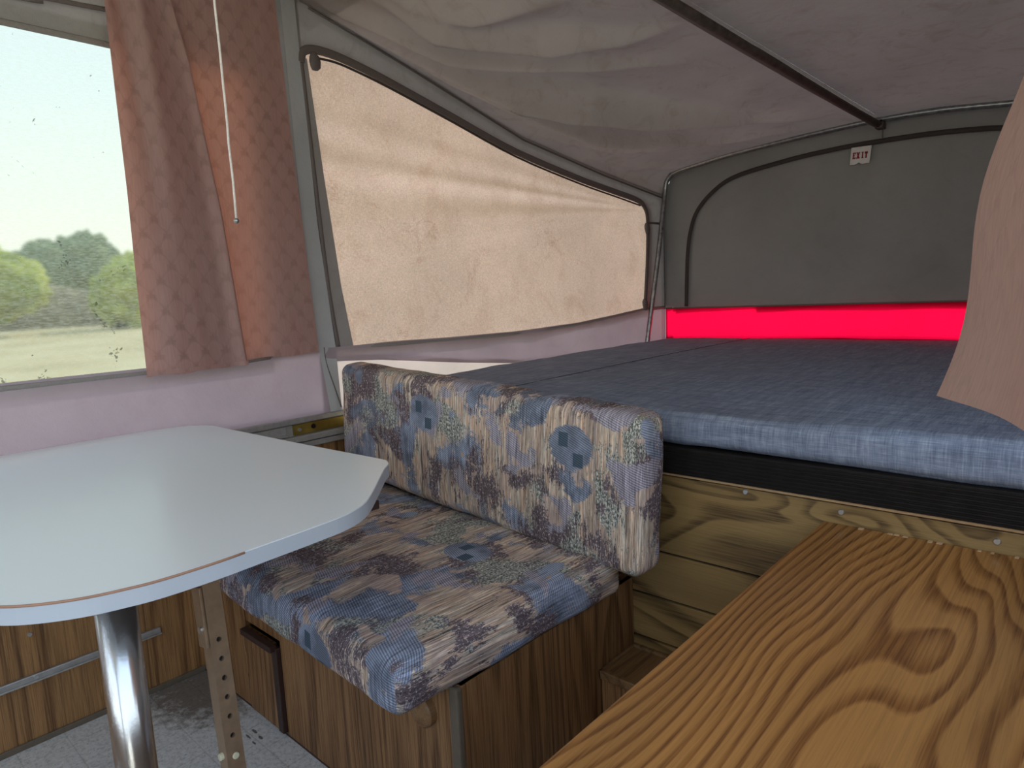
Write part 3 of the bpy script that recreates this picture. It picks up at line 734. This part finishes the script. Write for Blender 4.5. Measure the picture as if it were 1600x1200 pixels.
# ---------------------------------------------------------------- cushions
s0 = empty('seat_cushion', (-1.327, .912, SZ + .001), math.radians(-3.2))
tag(s0, 'patterned tapestry seat cushion lying flat on the bench', 'cushion')
c0 = cushion('cover', .530, .305, .048, .026, M['seat'], 'z', s0, (.004, .004, .008), .005, 34, 4); c0.location = (0, 0, .050)
b0 = empty('backrest_cushion', (-1.256, 1.185, .4830), math.radians(-2.9), math.radians(0), math.radians(2.9))
tag(b0, 'patterned tapestry back cushion standing upright against the bed', 'cushion')
c1 = cushion('cover', .567, .046, .172, .024, M['back'], '-y', b0, (.004, .006, .004), .004, 34, 9); c1.location = (0, 0, .172)

# ---------------------------------------------------------------- table
TZ = .730
far_ = [(-1.914, .62), (-1.895, .70), (-1.872, .735), (-1.817, .761), (-1.712, .764), (-1.351, .774), (-1.103, .785), (-1.068, .783), (-1.043, .768), (-1.02, .742), (-.991, .713), (-.905, .628),
        (-.868, .585), (-.848, .540), (-.840, .480), (-.834, .395), (-.830, .333), (-.832, .269), (-.840, .232), (-.853, .195), (-.876, .158), (-.909, .125), (-.96, .098), (-1.03, .082), (-1.914, .06)]
tb = empty('dinette_table', (-1.3, .4, 0)); tag(tb, 'white laminate dinette table with cut corners beside the left window', 'table')
T = lambda o: place(o, tb)
far_ = [(p.x, p.y) for p in smooth_path([(x, y, 0) for x, y in far_], 3)]
T(prism('tabletop', far_[::-1], TZ - .024, TZ - .0015, M['edgeband'], None))
def inset(pts, d):
    cx = sum(p[0] for p in pts) / len(pts); cy = sum(p[1] for p in pts) / len(pts); o = []
    n = len(pts)
    for i in range(n):
        a, b, c = Vector(pts[i - 1]), Vector(pts[i]), Vector(pts[(i + 1) % n])
        t_ = (c - a).normalized(); nn = Vector((t_.y, -t_.x))
        if nn.dot(Vector((cx, cy)) - b) < 0: nn = -nn
        o.append(tuple(b + nn * d))
    return o
T(prism('laminate_surface', inset(far_, .0008)[::-1], TZ - .0015, TZ, M['laminate'], None))
cp = [Vector((x, y, TZ - .0012)) for x, y in far_[46:66]]
T(tag(tube('core_line', [p + Vector((.0005, -.0005, 0)) for p in cp], .0016, M['cork'], None, 6), 'brown core showing where the edging lifts'))
T(box('cleat', (-1.2, -.93, .20, .66, TZ - .040, TZ - .024), M['darkwood'], bev=.002))
bm = bmesh.new(); add_tube(bm, [(-1.066, .278, .001), (-1.066, .278, .20), (-1.066, .278, TZ - .04)], .0278, 32); T(link('pedestal_pole', bm, M['chrome'], None, True))
T(disc('pole_flange', (-1.066, .278, .0), (0, 0, 1), .065, .012, M['chrome'], None, 32, .004))
# perforated bronze leg: square tube with real holes
def perforated(p0, p1, w, holes):
    p0, p1 = Vector(p0), Vector(p1); L = (p1 - p0).length
    bm = bmesh.new(); h = w / 2; hr = .0042; seg = 12
    # back, left and right walls
    for a, b in (((-h, -h), (-h, h)), ((h, h), (h, -h)), ((-h, h), (h, h))):
        vs = [bm.verts.new((a[0], a[1], 0)), bm.verts.new((b[0], b[1], 0)), bm.verts.new((b[0], b[1], L)), bm.verts.new((a[0], a[1], L))]; bm.faces.new(vs)
    zprev = 0
    for zc in holes:
        for (za, zb, hole) in ((zprev, zc - h, 0), (zc - h, zc + h, 1)):
            if not hole:
                if zb - za > 1e-4: bm.faces.new([bm.verts.new(q) for q in ((-h, -h, za), (h, -h, za), (h, -h, zb), (-h, -h, zb))])
            else:
                inn, out = [], []
                for k in range(seg * 2):
                    an = 2 * math.pi * k / (seg * 2); c_, s_ = math.cos(an), math.sin(an); m_ = h / max(abs(c_), abs(s_))
                    inn.append(bm.verts.new((hr * c_, -h, zc + hr * s_))); out.append(bm.verts.new((m_ * c_, -h, zc + m_ * s_)))
                for k in range(seg * 2): bm.faces.new((inn[k], out[k], out[(k + 1) % (seg * 2)], inn[(k + 1) % (seg * 2)]))
                back = [bm.verts.new((v.co.x, -h + .006, v.co.z)) for v in inn]
                for k in range(seg * 2): bm.faces.new((inn[k], inn[(k + 1) % (seg * 2)], back[(k + 1) % (seg * 2)], back[k]))
        zprev = zc + h
    bm.faces.new([bm.verts.new(q) for q in ((-h, -h, zprev), (h, -h, zprev), (h, -h, L), (-h, -h, L))])
    bmesh.ops.remove_doubles(bm, verts=bm.verts, dist=1e-5); bmesh.ops.recalc_face_normals(bm, faces=bm.faces)
    vert = [e for e in bm.edges if abs((e.verts[0].co - e.verts[1].co).normalized().z) > .99 and abs(abs(e.verts[0].co.x) - h) < 1e-4 and abs(abs(e.verts[0].co.y) - h) < 1e-4 and len(e.link_faces) == 2]
    bmesh.ops.bevel(bm, geom=vert, offset=.002, segments=2, affect='EDGES')
    return bm, p0, (p1 - p0)
LP0, LP1 = (-.999, .402, .004), (-1.108, .424, TZ - .040)
bm, q0, dv = perforated(LP0, LP1, .0290, [.045, .085, .125, .165, .205] + [.349 + k * .032 for k in range(6)])
lg = link('folding_leg', bm, M['bronze']); tag(lg, 'bronze square tube leg with a row of adjustment holes')
zq = dv.normalized(); xq = Vector((-.05, 1, 0)); xq = (xq - zq * xq.dot(zq)).normalized(); yq = zq.cross(xq)
mt_ = Matrix((xq, yq, zq)).transposed().to_4x4(); mt_.translation = q0
lg.matrix_world = mt_; T(lg)
def legpart(o): o.parent = lg; return o
legpart(box('inner_slide', (-.0115, .0115, -.0085, .0115, .006, dv.length - .004), M['hole'], None, .001))
legpart(tag(disc('plug', (0, -.0145, .315), (0, -1, 0), .0055, .003, M['cream'], None, 12, .001), 'small cream plastic plug'))
legpart(tag(disc('plug', (-.0145, 0, .318), (-1, 0, 0), .006, .006, M['cream'], None, 12, .001), 'small cream plastic plug'))
legpart(box('bracket', (-.020, -.015, -.012, .016, .50, .60), M['bronze'], None, .001))
legpart(disc('screw', (-.020, 0, .53), (-1, 0, 0), .006, .003, M['steel'], None, 10))

# ---------------------------------------------------------------- left curtain
EDGE = {'l': lambda z: interp([(.88, .622), (1.35, .628), (1.9, .629)], z), 'r': lambda z: interp([(.88, 1.150), (1.35, 1.130), (1.93, 1.108)], z),
        'f': lambda z: interp([(.88, .897), (1.314, .865), (1.69, .822), (1.93, .77)], z)}
def lay(kind, tt, z):
    l, r_, f_ = EDGE['l'](z), EDGE['r'](z), EDGE['f'](z)
    top = max(0, (z - 1.15) / .8)
    if kind == 0:
        y = l + (f_ - l) * tt; w = (f_ - l)
        # a deep pleat that closes towards the hem
        pc = .21 + .05 * (1 - top); pw = .10 + .05 * top
        x = XL + .070 + .012 * math.sin(tt * 5) - .030 * top * math.exp(-((tt - pc) / pw) ** 2) + .010 * top * math.exp(-((tt - pc - .22) / .10) ** 2)
        x += .012 * math.exp(-((tt - .97) / .06) ** 2)
    elif kind == 1:
        y = f_ + (l + .03 - f_) * tt; x = XL + .062 - .022 * math.sin(min(1, tt) * math.pi / 2)
    else:
        y = (l + .03) + (r_ - l - .03) * tt; x = XL + .040 - .008 * tt + .005 * math.sin(tt * 7 + z * 2)
    return Vector((x, y, z))
def fcur(u, v):
    k = 0 if u < .36 else (1 if u < .52 else 2)
    tt = (u / .36, (u - .36) / .16, (u - .52) / .48)[k]
    zb = (.884, .889, .893)[k] + .003 * math.sin(u * 40) - (.006 * (1 - tt) if k == 0 else 0)
    z = zb + v * (1.96 - zb)
    return lay(k, tt, z) + Vector((.004 * nz(u * 5, z, 1, 3), 0, 0))
def uvc(u, v):
    if u < .36: return (u / .36 * .27, .884 + v * 1.07)
    if u < .52: return (.27 + (u - .36) / .16 * .24, .884 + v * 1.07)
    return (.51 + (u - .52) / .48 * .50, .884 + v * 1.07)
cu = empty('curtain', (XL + .06, .88, .88)); tag(cu, 'dusty pink scallop-patterned curtain hanging over the right part of the left window', 'curtain')
place(sheet('curtain_cloth', 150, 60, fcur, M['curtain'], uvf=uvc), cu)
place(sheet('hem', 60, 2, lambda u, v: lay(0, u, .882 + v * .012) + Vector((.0035, 0, 0)), M['curtain'], uvf=lambda u, v: (u * .27, v * .01)), cu)
place(tube('curtain_rod', [(XL + .045, .55, 1.955), (XL + .045, 1.18, 1.965)], .006, M['alu'], None, 10), cu)

# right curtain close to the camera
K0, K1 = Vector((-.190, 1.135, 0)), Vector((.10, .62, 0))
def fcr(u, v):
    zb = .872 + .002 * math.sin(u * 6); z = zb + v * (1.96 - zb)
    h = (z - .872)
    a = K0 + Vector((.13, .0, 0)) * (h / .40) * 1.0 * (.55 if h > 0 else 0) + Vector((.010 * math.sin(h * 16), 0, 0))
    p = a.lerp(K1, u); n_ = Vector((.87, .49, 0))
    p = p + n_ * (.010 * math.sin(u * 8 + h * 1.2) * min(1, u * 2) + .004 * nz(u * 4, z * 3, 2)); p.z = z
    return p
c2 = empty('curtain', (-.05, .9, .87)); tag(c2, 'plain pale pink curtain edge hanging at the right border of the view', 'curtain')
place(sheet('curtain_cloth', 60, 50, fcr, M['curtain2'], uvf=lambda u, v: (u * .6, v * 1.1)), c2)
place(tube('curtain_rod', [(XR - .03, .60, 1.965), (.02, 1.135, 1.965), (.02, 1.235, 1.965)], .006, M['alu'], None, 10), c2)

# pull cord
pc = empty('pull_cord', (-1.0, .488, 1.179)); tag(pc, 'thin white pull cord with small metal ball hanging before the pink curtain', 'cord')
tube('cord', [(.0012 * nz(k, 1, 2, .6), .0012 * nz(3, k, 1, .6), k * .0275 + .004) for k in range(31)], .0018, M['cord'], pc, 8)
bm = bmesh.new(); bmesh.ops.create_uvsphere(bm, u_segments=14, v_segments=10, radius=.0042); tag(link('ball', bm, M['hoop'], pc, True), 'tiny polished metal ball')

# exit sticker on the end wall
ex = empty('exit_sign', (-.8365, YF - .016, 1.5585), 0, 0, math.radians(3)); tag(ex, 'small torn white sticker reading EXIT on the grey end wall', 'sign')
bm = bmesh.new()
oc = [(-.039, -.034), (-.022, -.035), (-.012, -.031), (-.004, -.026), (.002, -.031), (.008, -.034), (.020, -.033), (.037, -.033), (.040, .038), (.012, .037), (-.037, .036)]
vs = [bm.verts.new((x, 0, z)) for x, z in oc]; f = bm.faces.new(vs); r = bmesh.ops.extrude_face_region(bm, geom=[f])
for v in r['geom']:
    if isinstance(v, bmesh.types.BMVert): v.co.y = .002
bmesh.ops.recalc_face_normals(bm, faces=bm.faces); link('sticker', bm, M['paper'], ex)
def letter(c, x, z, h, wd):
    b = bmesh.new(); s = h * .13; t_ = wd * .44
    def q(x0, x1, z0, z1): add_box(b, x + x0, x + x1, -.0012, -.0001, z + z0, z + z1)
    if c == 'E':
        q(wd * .08, wd * .08 + t_, 0, h); q(0, wd, 0, s); q(0, wd, h - s, h); q(wd * .4, wd * .78, h / 2 - s / 2, h / 2 + s / 2)
        q(wd - s, wd, s, s * 2.3); q(wd - s, wd, h - s * 2.3, h - s)
    elif c == 'I':
        q(wd / 2 - t_ / 2, wd / 2 + t_ / 2, 0, h); q(wd * .12, wd * .88, 0, s); q(wd * .12, wd * .88, h - s, h)
    elif c == 'T':
        q(wd / 2 - t_ / 2, wd / 2 + t_ / 2, 0, h); q(0, wd, h - s, h); q(wd * .2, wd * .8, 0, s); q(0, s, h - 2.6 * s, h - s); q(wd - s, wd, h - 2.6 * s, h - s)
    else:
        for x0, x1 in ((.12, .88), (.88, .12)):
            p = [(x + wd * x0 - t_ * .5, z), (x + wd * x0 + t_ * .5, z), (x + wd * x1 + t_ * .5, z + h), (x + wd * x1 - t_ * .5, z + h)]
            o_ = .0012 if x0 < .5 else .00125
            A = [b.verts.new((u_, -o_, w_)) for u_, w_ in p]; B = [b.verts.new((u_, -.0001, w_)) for u_, w_ in p]
            b.faces.new(A); b.faces.new(B[::-1])
            for k in range(4): b.faces.new((A[k], B[k], B[(k + 1) % 4], A[(k + 1) % 4]))
        for z0 in (0, h - s): q(-wd * .05, wd * .42, z0, z0 + s); q(wd * .58, wd * 1.05, z0, z0 + s)
    link('letter', b, M['redink'], ex)
for c, x in zip('EXIT', (-.030, -.0145, .0035, .0165)): letter(c, x, -.011, .026, .0118 if c != 'I' else .0100)

# ---------------------------------------------------------------- outside the window
def groundmat():
    t = NT('dry_ground'); v = t.obj(); n1 = t.noise(v, .25, 5, .6); n2 = t.noise(v, 3, 5, .7)
    c = t.ramp(t.m('ADD', t.m('MULTIPLY', n1, .7), t.m('MULTIPLY', n2, .3)), (.35, (.36, .30, .17)), (.5, (.52, .43, .26)), (.65, (.60, .52, .35)))
    return t.end(t.bsdf(c, .95, spec=.1))
def leafmat(name, a, b, sc=1.2):
    t = NT(name); v = t.obj(); n1 = t.noise(v, sc, 5, .75)
    return t.end(t.bsdf(t.ramp(n1, (.35, a), (.65, b)), .9, spec=.1))
struct(sheet('ground', 60, 60, lambda u, v: (-160 + 200 * u, -90 + 230 * v, -.55 + .012 * max(0, 155 - 200 * u)), groundmat()), 'dry tan ground outside')
def blob(bm, c, r, sq, seed, sub_=3):
    q = bmesh.ops.create_icosphere(bm, subdivisions=sub_, radius=1)
    for v in q['verts']:
        d = v.co.normalized(); k = 1 + .28 * noise.fractal(d * 2.4 + Vector((seed, 0, 0)), .8, 2.2, 5)
        v.co = Vector(c) + Vector((d.x * r * k, d.y * r * k, d.z * r * sq * k))
lm = {'yellow': leafmat('yellow_green_leaves', (.20, .24, .06), (.50, .52, .12), .5), 'green': leafmat('hazed_grey_green_leaves', (.14, .18, .10), (.24, .29, .17), .3), 'scrub': leafmat('dry_scrub', (.13, .11, .075), (.30, .26, .17), .6)}  # pale foliage colours carry the sun haze
def bush(x, y, r, h, mat, label, cat, name, n=5):
    root = empty(name, (x, y, -.55 + .012 * max(0, -x - 5))); tag(root, label, cat, None)
    bm = bmesh.new()
    for k in range(n): blob(bm, (random.uniform(-.5, .5) * r, random.uniform(-.55, .55) * r, h * random.uniform(.34, .70)), r * random.uniform(.5, .7), h / r * .62, random.random() * 9, 4)
    link('foliage', bm, mat, root, True)
    bm = bmesh.new(); add_tube(bm, [(0, 0, 0), (.05, .05, h * .3), (0, 0, h * .55)], max(.06, h * .04), 8); link('trunk', bm, M['darkwood'], root, True)
    return root
bush(-48, 7.6, 2.8, 4.6, lm['yellow'], 'yellow-green bush at the left border behind the clear window', 'bush', 'bush')
bush(-49, 14.4, 2.3, 4.4, lm['yellow'], 'yellow-green bush beside the pink curtain edge behind the clear window', 'bush', 'bush')
TL = ['hazy grey-green tree far off, leftmost of those over the scrub', 'hazy grey-green tree far off, second from the left over the scrub', 'hazy grey-green tree far off, seen between the two yellow bushes',
      'hazy grey-green tree far off, above the bush near the curtain', 'hazy grey-green tree far off, rightmost and half hidden by the pink curtain']
for (y, h), l_ in zip(((3, 8.6), (13.5, 8.9), (20, 8.0), (26.5, 9.0), (33, 7.8)), TL):
    t_ = bush(-84 - 15 * (TL.index(l_) % 2), y, 4.2, h, lm['green'], l_, 'tree', 'tree', 7); t_['group'] = 'distant trees beyond the window'
def fscrub(u, v):
    y = -40 + 130 * u; a = v * math.pi
    h = 3.3 + .7 * noise.fractal(Vector((y * .2, v * 3, 2)), .8, 2, 4)
    return (-62 + 5 * math.cos(a) + .9 * nz(y, v * 5, 1, .5), y, -.1 + math.sin(a) ** .7 * h * .98)
tag(sheet('dry_scrub_bank', 300, 24, fscrub, lm['scrub']), 'band of dry brown scrub between the tan ground and trees', 'scrub', kind='stuff')
